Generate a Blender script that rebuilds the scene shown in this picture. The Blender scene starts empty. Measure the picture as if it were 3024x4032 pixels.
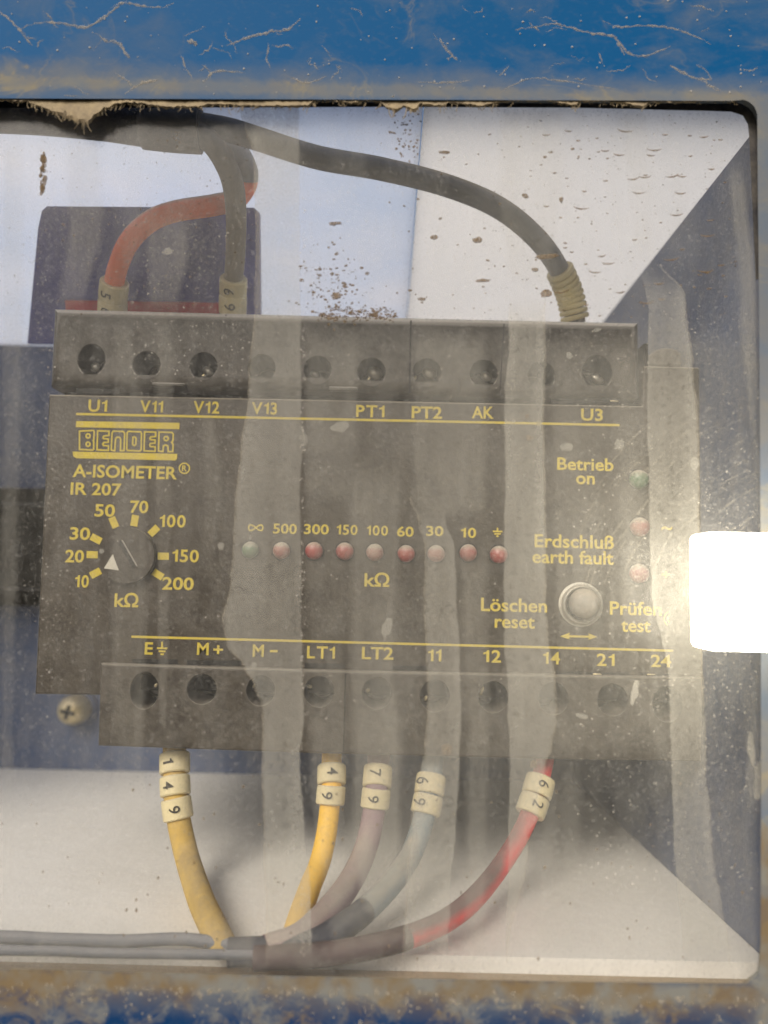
import bpy, bmesh, math, random
from mathutils import Vector, Matrix
random.seed(7)
R = math.radians
scene = bpy.context.scene
C = scene.collection

# ------------------------------------------------------------------ camera, world, sun, exposure
FPX, D = 3030.0, 0.103                      # focal length in photo pixels, metres from lens to the window plane
PITCH, ROLL = 5.0, 1.35
CAM = Vector((0, -D, 0))
RM = (Matrix.Rotation(R(90 + PITCH), 3, 'X') @ Matrix.Rotation(R(ROLL), 3, 'Z'))
cd = bpy.data.cameras.new('camera'); cam = bpy.data.objects.new('camera', cd); C.objects.link(cam)
cam.location = CAM; cam.rotation_euler = RM.to_euler()
cd.sensor_fit = 'HORIZONTAL'; cd.sensor_width = 36; cd.lens = 36 * FPX / 3024
cd.clip_start = 0.002; cd.clip_end = 50
cd.dof.use_dof = True; cd.dof.focus_distance = 0.122; cd.dof.aperture_fstop = 19
scene.camera = cam

SUN_EL, SUN_AZ = 38, -27                     # elevation; degrees to the right of straight behind the camera
w = bpy.data.worlds.new('World'); scene.world = w; w.use_nodes = True
nt = w.node_tree; bg = nt.nodes['Background']
sky = nt.nodes.new('ShaderNodeTexSky'); sky.sky_type = 'NISHITA'; sky.sun_disc = False
sky.sun_elevation = R(SUN_EL); sky.sun_rotation = R(180 - SUN_AZ)
sky.air_density = 1.0; sky.dust_density = 4.0; sky.ozone_density = 0.6
nt.links.new(sky.outputs[0], bg.inputs[0]); bg.inputs[1].default_value = 0.11
sd = bpy.data.lights.new('sun', 'SUN'); sd.energy = 3.0; sd.angle = R(25); sd.color = (1, .93, .83)
sun = bpy.data.objects.new('sun', sd); C.objects.link(sun)
sdir = Vector((math.sin(R(SUN_AZ)) * math.cos(R(SUN_EL)), -math.cos(R(SUN_AZ)) * math.cos(R(SUN_EL)), math.sin(R(SUN_EL))))
sun.rotation_euler = sdir.to_track_quat('Z', 'Y').to_euler(); sun.location = sdir * 3

vs = scene.view_settings
vs.view_transform = 'Standard'; vs.look = 'None'; vs.gamma = 1; vs.exposure = 0.2
scene.cycles.max_bounces = 8; scene.cycles.transparent_max_bounces = 24
scene.cycles.diffuse_bounces = 5; scene.cycles.caustics_reflective = False

# ------------------------------------------------------------------ geometry helpers
def P(px, py, Y):
    """the point of the plane y = Y that stands at photo pixel (px, py)"""
    v = RM @ Vector(((px - 1512) / FPX, -(py - 2016) / FPX, -1))
    return CAM + v * ((Y + D) / v.y)
def unit(px, py, Y):                         # metres per photo pixel there
    return (P(px + 1, py, Y) - P(px, py, Y)).length

def root_loc(o):
    v = Vector((0, 0, 0))
    while o: v += o.location; o = o.parent
    return v
def tag(o, label=None, cat=None, group=None, kind=None):
    for k, x in (('label', label), ('category', cat), ('group', group), ('kind', kind)):
        if x: o[k] = x
    return o
def thing(name, loc, label, cat, group=None):
    o = bpy.data.objects.new(name, None); C.objects.link(o); o.location = loc; o.empty_display_size = .005
    return tag(o, label, cat, group)
def obj(name, bm, m, parent=None, smooth=True, origin=None):
    """link a bmesh given in world coordinates as one mesh object, its origin at its own centre"""
    me = bpy.data.meshes.new(name)
    cs = [v.co for v in bm.verts]
    if origin is None:
        lo = Vector([min(c[i] for c in cs) for i in range(3)]); hi = Vector([max(c[i] for c in cs) for i in range(3)])
        origin = (lo + hi) / 2
    bmesh.ops.translate(bm, vec=-Vector(origin), verts=bm.verts)
    bm.normal_update(); bm.to_mesh(me); bm.free()
    for mm in (m if isinstance(m, (list, tuple)) else [m]): me.materials.append(mm)
    if smooth:
        for p in me.polygons: p.use_smooth = True
        me.set_sharp_from_angle(angle=R(38))
    o = bpy.data.objects.new(name, me); C.objects.link(o)
    o.parent = parent; o.location = Vector(origin) - root_loc(parent)
    return o
def BM(): return bmesh.new()
def box(bm, a, b, bev=0, seg=2):
    a, b = Vector(a), Vector(b)
    r = bmesh.ops.create_cube(bm, size=1, matrix=Matrix.Translation((a + b) / 2) @ Matrix.Diagonal((*[abs(x) for x in (b - a)], 1)))
    if bev:
        es = {e for v in r['verts'] for e in v.link_edges}
        bmesh.ops.bevel(bm, geom=list(es), offset=bev, segments=seg, affect='EDGES', profile=.5)
    return bm
def inset(pts, d):
    """parallel offset of a closed polygon of (x, z), inwards for a counter-clockwise one"""
    n = len(pts); out = []
    for i in range(n):
        p0, p1, p2 = Vector(pts[i - 1]), Vector(pts[i]), Vector(pts[(i + 1) % n])
        e1, e2 = (p1 - p0).normalized(), (p2 - p1).normalized()
        n1, n2 = Vector((-e1.y, e1.x)), Vector((-e2.y, e2.x))
        b = n1 + n2
        if b.length < 1e-6: b = n1
        b = b.normalized(); c = max(.35, b.dot(n1))
        out.append(p1 + b * (d / c))
    return out
def area(pts): return sum(pts[i - 1][0] * pts[i][1] - pts[i][0] * pts[i - 1][1] for i in range(len(pts))) / 2
def circle(cx, cz, rx, rz=None, n=32):
    rz = rz or rx
    return [(cx + rx * math.cos(2 * math.pi * k / n), cz + rz * math.sin(2 * math.pi * k / n)) for k in range(n)]
def slab(bm, outline, y0, y1, holes=(), hole_depth=None, r=0, seg=4, hr=0):
    """a plate with outline (x, z), front at y0 and back at y1, round front edge r, holes with walls"""
    if area(outline) < 0: outline = outline[::-1]
    rings = []
    for k in range(seg + 1) if r else [0]:
        a = math.pi / 2 * k / max(1, seg)
        d = r * (1 - math.sin(a)); yy = y0 + r * (1 - math.cos(a))
        rings.append([bm.verts.new((p[0], yy, p[1])) for p in (inset(outline, d) if d > 1e-9 else outline)])
    rings.append([bm.verts.new((p[0], y1, p[1])) for p in outline])
    n = len(outline)
    for a_, b_ in zip(rings, rings[1:]):
        for i in range(n): bm.faces.new((a_[i - 1], a_[i], b_[i], b_[i - 1]))
    edges = [bm.edges.get((rings[0][i - 1], rings[0][i])) for i in range(n)]
    for h in holes:
        hv = [bm.verts.new((p[0], y0, p[1])) for p in h]
        edges += [bm.edges.new((hv[i - 1], hv[i])) for i in range(len(h))]
        if hole_depth:
            prev = hv
            if hr:
                h2 = inset(h if area(h) > 0 else h[::-1], hr)
                h2v = [bm.verts.new((p[0], y0 + hr, p[1])) for p in h2]
                for i in range(len(h)): bm.faces.new((prev[i - 1], prev[i], h2v[i], h2v[i - 1]))
                prev = h2v
            hb = [bm.verts.new((v.co.x, y0 + hole_depth, v.co.z)) for v in prev]
            for i in range(len(h)): bm.faces.new((prev[i - 1], prev[i], hb[i], hb[i - 1])).material_index = 1
            bm.faces.new(hb).material_index = 1
    bmesh.ops.triangle_fill(bm, edges=edges, use_beauty=True, use_dissolve=False, normal=(0, -1, 0))
    if not holes or hole_depth:
        bm.faces.new(rings[-1])
    bmesh.ops.recalc_face_normals(bm, faces=bm.faces)
    return bm
def xz(pts, Y):
    return [(p.x, p.z) for p in (P(a, b, Y) for a, b in pts)]
def sheet(bm, pts3):
    f = bm.faces.new([bm.verts.new(p) for p in pts3])
    return bm
def catmull(pts, n=8):
    pts = [Vector(p) for p in pts]; q = [2 * pts[0] - pts[1]] + pts + [2 * pts[-1] - pts[-2]]; out = []
    for i in range(1, len(q) - 2):
        for k in range(n):
            t = k / n
            out.append(.5 * ((2 * q[i]) + (q[i + 1] - q[i - 1]) * t + (2 * q[i - 1] - 5 * q[i] + 4 * q[i + 1] - q[i + 2]) * t * t
                             + (3 * q[i] - 3 * q[i + 1] + q[i + 2] - q[i - 1]) * t ** 3))
    return out + [pts[-1]]
def tube(bm, path, rad, n=16, caps=True, flat=1.0):
    """a round tube along a list of points; rad a number or a list; flat squeezes it along y"""
    up = Vector((0, -1, 0)); rings = []
    for i, p in enumerate(path):
        t = (path[min(i + 1, len(path) - 1)] - path[max(i - 1, 0)])
        t = t.normalized() if t.length > 0 else Vector((0, 0, 1))
        a = t.cross(up)
        a = a.normalized() if a.length > .05 else t.cross(Vector((1, 0, 0))).normalized()
        b = a.cross(t).normalized(); up = b if flat == 1 else up
        r = rad[i] if isinstance(rad, list) else rad
        ring = []
        for k in range(n):
            th = 2 * math.pi * k / n
            v = (a * math.cos(th) + b * math.sin(th)) * r
            if flat != 1: v.y *= flat
            ring.append(bm.verts.new(p + v))
        rings.append(ring)
    for A, B in zip(rings, rings[1:]):
        for k in range(n): bm.faces.new((A[k - 1], A[k], B[k], B[k - 1]))
    if caps:
        bm.faces.new(rings[0][::-1]); bm.faces.new(rings[-1])
    bmesh.ops.recalc_face_normals(bm, faces=bm.faces)
    return bm
def lathe(bm, c, prof, n=32, sz=1.0):
    """revolve a (radius, y) profile round the y axis through c (x, z)"""
    rings = []
    for r, y in prof:
        rings.append([bm.verts.new((c[0] + r * math.cos(2 * math.pi * k / n), y, c[1] + sz * r * math.sin(2 * math.pi * k / n))) for k in range(n)] if r > 1e-9
                     else [bm.verts.new((c[0], y, c[1]))])
    for A, B in zip(rings, rings[1:]):
        for k in range(n):
            a0, a1 = A[k - 1 if len(A) > 1 else 0], A[k if len(A) > 1 else 0]
            b0, b1 = B[k - 1 if len(B) > 1 else 0], B[k if len(B) > 1 else 0]
            vs_ = []
            for v in (a0, a1, b1, b0):
                if v not in vs_: vs_.append(v)
            if len(vs_) > 2: bm.faces.new(vs_)
    bmesh.ops.recalc_face_normals(bm, faces=bm.faces)
    return bm

# ------------------------------------------------------------------ materials
class NT:
    def __init__(s, name):
        s.m = bpy.data.materials.new(name); s.m.use_nodes = True
        s.t = s.m.node_tree; s.t.nodes.clear(); s.out = s.n('ShaderNodeOutputMaterial')
    def n(s, typ, **kw):
        x = s.t.nodes.new(typ)
        for k, v in kw.items():
            if k in x.inputs.keys() if isinstance(k, str) else False: x.inputs[k].default_value = v
            else: setattr(x, k, v)
        return x
    def l(s, a, b): s.t.links.new(a, b)
    def co(s, scale=(1, 1, 1)):
        g = s.n('ShaderNodeNewGeometry'); mp = s.n('ShaderNodeMapping'); mp.inputs['Scale'].default_value = scale; mp.inputs['Rotation'].default_value = (.43, .61, .29)
        s.l(g.outputs['Position'], mp.inputs['Vector']); return mp.outputs[0]
    def noise(s, co, scale, detail=5, rough=.6, dist=0):
        x = s.n('ShaderNodeTexNoise'); x.inputs['Scale'].default_value = scale; x.inputs['Detail'].default_value = detail
        x.inputs['Roughness'].default_value = rough; x.inputs['Distortion'].default_value = dist
        s.l(co, x.inputs['Vector']); return x.outputs[0]
    def ramp(s, f, stops, interp='LINEAR'):
        x = s.n('ShaderNodeValToRGB'); x.color_ramp.interpolation = interp
        el = x.color_ramp.elements
        while len(el) < len(stops): el.new(.5)
        for e, (p, c) in zip(el, stops):
            e.position = p; e.color = (c, c, c, 1) if isinstance(c, (int, float)) else (*c, 1)
        s.l(f, x.inputs[0]); return x.outputs[0]
    def math(s, op, a, b=0.0, clamp=False):
        x = s.n('ShaderNodeMath'); x.operation = op; x.use_clamp = clamp
        for i, v in enumerate((a, b)):
            if isinstance(v, (int, float)): x.inputs[i].default_value = v
            else: s.l(v, x.inputs[i])
        return x.outputs[0]
    def mix(s, f, a, b):
        x = s.n('ShaderNodeMix'); x.data_type = 'RGBA'
        for sock, v in ((x.inputs[0], f), (x.inputs[6], a), (x.inputs[7], b)):
            if isinstance(v, (int, float)): sock.default_value = v
            elif isinstance(v, tuple): sock.default_value = (*v, 1)
            else: s.l(v, sock)
        return x.outputs[2]
    def mixs(s, f, a, b):
        x = s.n('ShaderNodeMixShader')
        if isinstance(f, (int, float)): x.inputs[0].default_value = f
        else: s.l(f, x.inputs[0])
        s.l(a, x.inputs[1]); s.l(b, x.inputs[2]); return x.outputs[0]
    def bsdf(s, col, rough=.5, spec=.5, metal=0.0, bump=None, bstr=.3, bdist=.0003):
        x = s.n('ShaderNodeBsdfPrincipled')
        if isinstance(col, tuple): x.inputs['Base Color'].default_value = (*col, 1)
        else: s.l(col, x.inputs['Base Color'])
        if isinstance(rough, (int, float)): x.inputs['Roughness'].default_value = rough
        else: s.l(rough, x.inputs['Roughness'])
        x.inputs['Specular IOR Level'].default_value = spec; x.inputs['Metallic'].default_value = metal
        if bump is not None:
            b = s.n('ShaderNodeBump'); b.inputs['Strength'].default_value = bstr; b.inputs['Distance'].default_value = bdist
            s.l(bump, b.inputs['Height']); s.l(b.outputs[0], x.inputs['Normal'])
        return x.outputs[0]
    def done(s, sh): s.l(sh, s.out.inputs[0]); return s.m

DUST = (.40, .35, .275)
def dusty(name, base, dust=.25, rough=.6, top=.6, spec=.35, metal=0.0, dustcol=DUST, scale=260, vein=0, lo=.35, hi=.75, ledge=(.15, .75)):
    """a solid with settled dust: patchy noise, more of it on faces that look up"""
    s = NT(name); co = s.co()
    n1 = s.noise(co, scale, 6, .65); n2 = s.noise(co, scale * 5, 3, .6)
    g = s.n('ShaderNodeNewGeometry'); sp = s.n('ShaderNodeSeparateXYZ'); s.l(g.outputs['Normal'], sp.inputs[0])
    up = s.math('MULTIPLY', s.ramp(sp.outputs[2], [(ledge[0], 0.0), (ledge[1], 1.0)]), top)
    patch = s.math('MULTIPLY', s.ramp(n1, [(lo, 0.0), (hi, 1.0)]), dust * 1.6)
    fine = s.math('MULTIPLY', s.ramp(n2, [(.4, 0.0), (.75, 1.0)]), dust * .7)
    f = s.math('ADD', s.math('ADD', patch, fine), up, True)
    if vein:
        v = s.noise(s.co(), 95, 3, .5, 1.5)
        band = s.ramp(s.math('ABSOLUTE', s.math('SUBTRACT', v, .5)), [(0.0, 1.0), (.018, .35), (.05, 0.0)])
        band = s.math('MULTIPLY', band, s.ramp(s.noise(s.co(), 60, 3), [(.45, 0.0), (.65, 1.0)]))
        f = s.math('ADD', f, s.math('MULTIPLY', band, vein), True)
    col = s.mix(f, base, dustcol)
    return s.done(s.bsdf(col, s.math('ADD', s.math('MULTIPLY', f, .4), rough, True), spec, metal, n2, .25))

M = {}
M['case'] = dusty('dark brown plastic', (.030, .023, .016), .07, .5, .8)
M['block'] = dusty('dark terminal plastic', (.032, .025, .018), .08, .5, .9, dustcol=(.62, .58, .52), ledge=(.10, .55))
M['block_low'] = dusty('dark lower terminal plastic', (.032, .025, .018), .09, .5, .3, dustcol=(.45, .41, .34))
M['dial'] = dusty('dark dial plastic', (.034, .027, .020), .05, .55, .5)
M['hole'] = dusty('black plastic and hole shade', (.007, .007, .009), .02, .6, .3)
M['yellow'] = dusty('yellow print', (.60, .465, .04), .24, .7, 0, dustcol=(.36, .30, .17), scale=520)
M['white_print'] = dusty('white print', (.6, .57, .48), .15, .7, 0)
M['red_led'] = dusty('red plastic', (.30, .018, .022), .2, .25, .75, .6)
M['red_led_dusty'] = dusty('red plastic under dust', (.25, .03, .03), .42, .35, .8, .5)
M['green_led'] = dusty('green plastic', (.035, .12, .045), .2, .3, .75, .6)
M['steel'] = dusty('dull steel', (.58, .55, .48), .15, .32, .4, metal=.6)
M['screw'] = dusty('dark screw steel', (.035, .035, .037), .12, .4, .5, metal=.2)
M['brass'] = dusty('yellow zinc', (.70, .58, .34), .15, .32, .45, metal=.55)
M['dark_slot'] = dusty('slot shade paint', (.006, .006, .006), .02, .7, .2)
M['grey_ball'] = dusty('grey plastic', (.27, .25, .22), .3, .45, .6)
M['navy'] = dusty('navy inside paint', (.055, .090, .185), .14, .38, .5, .5)
M['rail'] = dusty('rail steel', (.20, .22, .25), .2, .5, .6)
def make_blue(name, base, zed, xed, amount, cloud, muddy):
    """blue paint with dust clouds, pale web lines and settled dirt along the lip at height zed"""
    s = NT(name); co = s.co((1, 1, 1.6))
    n1 = s.noise(co, 70, 7, .62, .6); n2 = s.noise(co, 900, 4, .65); n3 = s.noise(s.co((1, 1, 1.2)), 190, 9, .72, .7)
    g = s.n('ShaderNodeNewGeometry'); sp = s.n('ShaderNodeSeparateXYZ'); s.l(g.outputs['Position'], sp.inputs[0])
    dz = s.math('ABSOLUTE', s.math('SUBTRACT', sp.outputs[2], zed))
    dz = s.math('MINIMUM', dz, s.math('ADD', s.math('MAXIMUM', s.math('SUBTRACT', xed, sp.outputs[0]), 0.0), s.math('MAXIMUM', s.math('SUBTRACT', sp.outputs[2], zt), 0.0)))
    dz = s.math('ADD', dz, s.math('MULTIPLY', s.math('SUBTRACT', n3, .5), .0035))
    near = s.math('MULTIPLY', s.ramp(s.math('MULTIPLY', dz, 100), [(.05, 1.0), (.13, .55), (.42, 0.0)]), amount)
    f = s.math('MULTIPLY', s.ramp(n1, [(.48, 0.0), (.80, 1.0)]), cloud)
    f = s.math('ADD', f, s.math('MULTIPLY', s.ramp(n2, [(.52, 0.0), (.8, 1.0)]), .12))
    if muddy: f = s.math('ADD', f, s.math('MULTIPLY', s.ramp(n3, [(.46, 0.0), (.57, 1.0)]), muddy))
    v = s.noise(s.co((1, 1, 1.4)), 85, 4, .55, 1.2)
    band = s.ramp(s.math('ABSOLUTE', s.math('SUBTRACT', v, .5)), [(0.0, .9), (.012, .3), (.04, 0.0)])
    band = s.math('MULTIPLY', band, s.ramp(s.noise(s.co(), 55, 3), [(.48, 0.0), (.66, 1.0)]))
    f = s.math('ADD', s.math('ADD', f, s.math('MULTIPLY', band, .7)), near, True)
    dc = s.mix(s.ramp(s.noise(s.co(), 180, 3), [(.4, 0.0), (.6, 1.0)]), (.17, .17, .155), (.20, .18, .135) if not muddy else (.16, .12, .07))
    return s.done(s.bsdf(s.mix(f, base, dc), s.math('ADD', s.math('MULTIPLY', f, .4), .55, True), .06, 0, n2, .06, .0001))
zt, zb = P(1500, 398, .0001).z, P(1500, 3850, .0001).z
M['blue'] = make_blue('blue cabinet paint', (.003, .070, .195), zt, P(2992, 2200, -.0022).x, .66, .40, 0)
M['blue_muddy'] = make_blue('blue paint under mud', (.005, .032, .10), zb, P(2992, 2200, -.0022).x, .85, .35, .62)
M['gasket'] = dusty('black rubber', (.016, .017, .022), .12, .7, .4)
M['mud'] = dusty('dried mud', (.34, .255, .15), .2, .9, .3, .1, scale=700)
M['crust'] = dusty('ochre mud', (.33, .265, .165), .55, .9, .2, .1, dustcol=(.20, .165, .12), scale=500)
M['slate'] = dusty('slate cable', (.11, .12, .145), .2, .65, .4, dustcol=(.25, .24, .24))
M['shaded_blue_wire'] = dusty('shaded blue wire', (.010, .017, .042), .06, .6, .12)
M['white_paint'] = dusty('white inside paint', (.84, .82, .78), .04, .6, .15, dustcol=(.45, .39, .30), scale=60)
M['ledge'] = dusty('dusty ledge', (.50, .44, .37), .4, .9, .6, .1, dustcol=(.42, .34, .24), scale=200)
M['black_cable'] = dusty('black cable sheath', (.08, .083, .09), .16, .6, .75)
M['tape'] = dusty('grey tape', (.24, .235, .225), .3, .8, .6)
M['grey_wire'] = dusty('grey dusty wire', (.26, .24, .21), .35, .8, .75)
M['red_wire'] = dusty('orange red wire', (1.0, .21, .09), .02, .55, 1.0, dustcol=(.36, .32, .28), scale=500)
M['crimson_wire'] = dusty('red wire', (.75, .06, .065), .04, .5, .9, dustcol=(.16, .12, .11), scale=500)
M['dark_wire'] = dusty('dark grey wire', (.25, .255, .265), .16, .7, .7)
M['beige_wire'] = dusty('beige yellow wire', (.60, .40, .09), .25, .65, .3, dustcol=(.22, .17, .11))
M['yellow_wire'] = dusty('yellow wire', (.90, .52, .008), .02, .5, .3)
M['mauve_wire'] = dusty('mauve wire', (.22, .11, .17), .12, .6, .6)
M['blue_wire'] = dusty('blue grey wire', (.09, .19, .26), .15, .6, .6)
M['shaded_red_wire'] = dusty('shaded red wire', (.036, .008, .016), .06, .6, .12)
M['sleeve'] = dusty('cream plastic sleeve', (.72, .62, .36), .12, .55, .4)
M['ink'] = dusty('black ink', (.02, .018, .015), .1, .8, 0)
M['card'] = dusty('navy card', (.11, .13, .52), .16, .6, .3, dustcol=(.26, .28, .42))
M['red_strip'] = dusty('red edge', (.80, .08, .12), .06, .5, .3)

def make_ceiling(name, c1, c2):
    s = NT(name); col = s.mix(s.ramp(s.noise(s.co(), 24, 4), [(.35, 0.0), (.65, 1.0)]), c1, c2)
    d = s.n('ShaderNodeBsdfDiffuse'); t = s.n('ShaderNodeBsdfTranslucent')
    s.l(col, d.inputs[0]); s.l(col, t.inputs[0])
    return s.done(s.mixs(.85, d.outputs[0], t.outputs[0]))
M['ceiling'] = make_ceiling('milky roof sheet', (.90, .885, .865), (.88, .87, .86))
M['ceiling_blue'] = make_ceiling('bluish milky roof sheet', (.72, .78, .88), (.84, .85, .89))

def make_film(name, lo, hi, col=(.50, .485, .43), zs=.05, scale=330, trans=.28, fade=True):
    """a see-through film of dust: streaky, speckled, thinner in patches; fac is the share that is dust"""
    s = NT(name); n = s.noise(s.co((1, 1, zs)), scale, 6, .65); n2 = s.noise(s.co(), 1500, 3, .7); n4 = s.noise(s.co((1, 1, .3)), 70, 4, .6, .5)
    f = s.ramp(s.math('ADD', s.math('MULTIPLY', n, .72), s.math('MULTIPLY', n2, .28)), [(.32, lo), (.68, hi)])
    if fade:
        f = s.math('MULTIPLY', f, s.ramp(n4, [(.32, .62), (.62, 1.08)]))
        f = s.math('MULTIPLY', f, s.ramp(n2, [(.30, .55), (.44, 1.0), (.62, 1.0), (.74, 1.3)]))
        at_ = s.n('ShaderNodeAttribute'); at_.attribute_name = 'fade'; f = s.math('MULTIPLY', f, at_.outputs['Fac'], True)
    d = s.n('ShaderNodeBsdfDiffuse'); t = s.n('ShaderNodeBsdfTranslucent'); c = s.n('ShaderNodeBsdfTransparent')
    d.inputs[0].default_value = (*col, 1); t.inputs[0].default_value = (*col, 1)
    return s.done(s.mixs(f, c.outputs[0], s.mixs(trans, d.outputs[0], t.outputs[0])))
M['film_heavy'] = make_film('thick dust run', .29, .46)
M['film_mid'] = make_film('dust run', .15, .28)
M['film_thin'] = make_film('thin dust run', .08, .17)
M['film_edge'] = make_film('dust run rim', .05, .38, (.55, .5, .4), 1, 1500, fade=False)
M['web'] = make_film('pale web and dust', .10, .75, (.46, .41, .33), 1, 1300, fade=False)
M['smear'] = make_film('pale smear', .15, .40, zs=1, fade=False)

def make_pane():
    s = NT('dusty clear plastic'); co = s.co((1, 1, .16)); n = s.noise(co, 330, 6, .65)
    n2 = s.noise(s.co(), 130, 6, .7); n3 = s.noise(s.co(), 2400, 3, .7)
    f = s.math('ADD', s.math('MULTIPLY', s.ramp(n, [(.38, 0.0), (.66, 1.0)]), .085),
               s.math('MULTIPLY', s.ramp(n2, [(.38, 0.0), (.7, 1.0)]), .075))
    f = s.math('ADD', f, s.math('MULTIPLY', s.ramp(n3, [(.54, 0.0), (.70, 1.0)]), .22))
    f = s.math('ADD', f, .018, True)
    d = s.n('ShaderNodeBsdfDiffuse'); t = s.n('ShaderNodeBsdfTranslucent'); c = s.n('ShaderNodeBsdfTransparent')
    for x in (d, t): x.inputs[0].default_value = (.48, .475, .445, 1)
    base = s.mixs(f, c.outputs[0], s.mixs(.3, d.outputs[0], t.outputs[0]))
    g = s.n('ShaderNodeBsdfGlossy'); g.inputs['Roughness'].default_value = .25
    fr = s.n('ShaderNodeFresnel'); fr.inputs[0].default_value = 1.45
    return s.done(s.mixs(s.math('MULTIPLY', fr.outputs[0], .3), base, g.outputs[0]))
M['pane'] = make_pane()
s = NT('clear plastic edge'); c_ = s.n('ShaderNodeBsdfTransparent'); c_.inputs[0].default_value = (.97, .975, .97, 1); M['clear'] = s.done(c_.outputs[0])
M['speck'] = dusty('pale grit', (.46, .43, .38), .1, .5, .2)
M['fleck'] = make_film('brown mud fleck', .30, .85, (.24, .175, .11), 1, 1300, fade=False)
s = NT('glare face'); e_ = s.n('ShaderNodeEmission'); e_.inputs[0].default_value = (1, .92, .76, 1); e_.inputs[1].default_value = 21; M['lamp'] = s.done(e_.outputs[0])  # glow of the added block that stands in for a reflected glare

# ------------------------------------------------------------------ text and flat print
def glyph_mesh(txt, bold):
    cu = bpy.data.curves.new('print', 'FONT'); cu.body = txt; cu.offset = bold; cu.resolution_u = 3
    o = bpy.data.objects.new('print', cu); C.objects.link(o)
    bpy.context.view_layer.update()
    me = bpy.data.meshes.new_from_object(o.evaluated_get(bpy.context.evaluated_depsgraph_get()))
    bpy.data.objects.remove(o); bpy.data.curves.remove(cu)
    return me
ONE = [(.17, 0), (.31, 0), (.31, .69), (.21, .69), (.16, .59), (.02, .55), (.02, .45), (.17, .48)]
def glyphs(txt, bold=.012):
    """flat letters; the figure 1 is drawn with a flag and no foot"""
    bm = BM(); x = 0
    for part in ([txt] if '1' not in txt else list(txt)):
        if part == '1':
            bm.faces.new([bm.verts.new((x + a_, b_, 0)) for a_, b_ in ONE]); x += .31 + .11; continue
        if part == ' ': x += .25; continue
        me = glyph_mesh(part, bold); xs = [v.co.x for v in me.vertices]
        for v in me.vertices: v.co.x += x - min(xs)
        bm.from_mesh(me); x += max(xs) - min(xs) + .09; bpy.data.meshes.remove(me)
    return bm
def text(txt, px, py, cap, Y, parent, width=None, m='yellow', bold=.020, name='printed_text', anchor=None):
    """flat lettering on the plane y = Y: bounding box centred on (px, py), capitals cap pixels high"""
    bm = glyphs(txt, bold); u = unit(px, py, Y)
    xs = [v.co.x for v in bm.verts]; ys = [v.co.y for v in bm.verts]
    cx, cy = (min(xs) + max(xs)) / 2, (min(ys) + max(ys)) / 2
    sz = cap * u / .69
    sx = width * u / (max(xs) - min(xs)) if width else sz
    c = P(px, py, Y)
    for v in bm.verts:
        v.co = Vector((c.x + (v.co.x - cx) * sx, Y, c.z + (v.co.y - cy) * sz))
    return obj(name, bm, M[m], parent, smooth=False)
def flat_poly(bm, pts, Y): sheet(bm, [P(a, b, Y) for a, b in pts])
def ribbon(bm, pts, wpx, Y, closed=False):
    """a flat line of width wpx along pixel points on the plane y = Y"""
    q = [Vector(p) for p in pts]; n = len(q); L = []; Rr = []
    for i in range(n):
        a = q[i - 1] if (i > 0 or closed) else q[i]; b = q[(i + 1) % n] if (i < n - 1 or closed) else q[i]
        e1 = (q[i] - a); e2 = (b - q[i])
        e1 = e1.normalized() if e1.length else e2.normalized(); e2 = e2.normalized() if e2.length else e1
        nn = Vector((-e1.y, e1.x)) + Vector((-e2.y, e2.x)); nn = nn.normalized() if nn.length > 1e-6 else Vector((-e1.y, e1.x))
        k = 1 / max(.5, nn.dot(Vector((-e1.y, e1.x))))
        L.append(bm.verts.new(P(*(q[i] + nn * wpx / 2 * k), Y))); Rr.append(bm.verts.new(P(*(q[i] - nn * wpx / 2 * k), Y)))
    for i in range(n if closed else n - 1):
        j = (i + 1) % n
        bm.faces.new((L[i], L[j], Rr[j], Rr[i]))

# ================================================================== CABINET
YPF, YPB = .0005, .0025                      # pane front and back
cab = thing('cabinet', (0, 0, -.0525), 'blue painted metal cabinet with a rounded window opening and white floor', 'cabinet')
ZC0, ZC1, ZF, XR, YB, XL = .0712, .0628, -.0525, .0520, .108, -.190
XR0 = .0560                                  # the right wall splays towards the window
# front frame with the opening cut out, dusty round lip
Y0 = -.0022
a = [(-2300, 398), (-700, 398)] + [(x, 398 + (x / 2900) * 10) for x in (0, 700, 1500, 2300, 2850)]
cx_, cy_, rr = 2884, 500, 98
a += [(cx_ + rr * math.sin(t), cy_ - rr * math.cos(t)) for t in [R(k) for k in (8, 22, 38, 54, 70, 84)]]
a += [(2982, 600), (2986, 1000), (2992, 1700), (2996, 2600), (2996, 3200), (2994, 3700), (2984, 3820), (2920, 3872)]
a += [(2300, 3866), (1500, 3850), (700, 3832), (0, 3814), (-700, 3800), (-2300, 3770)]
hole = xz(a, .0001)
outer = [(-.2, .084), (.09, .084), (.09, -.09), (-.2, -.09)]
bm = BM()
hv = hole if area(hole) < 0 else hole[::-1]
big = outer if area(outer) > 0 else outer[::-1]
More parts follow.
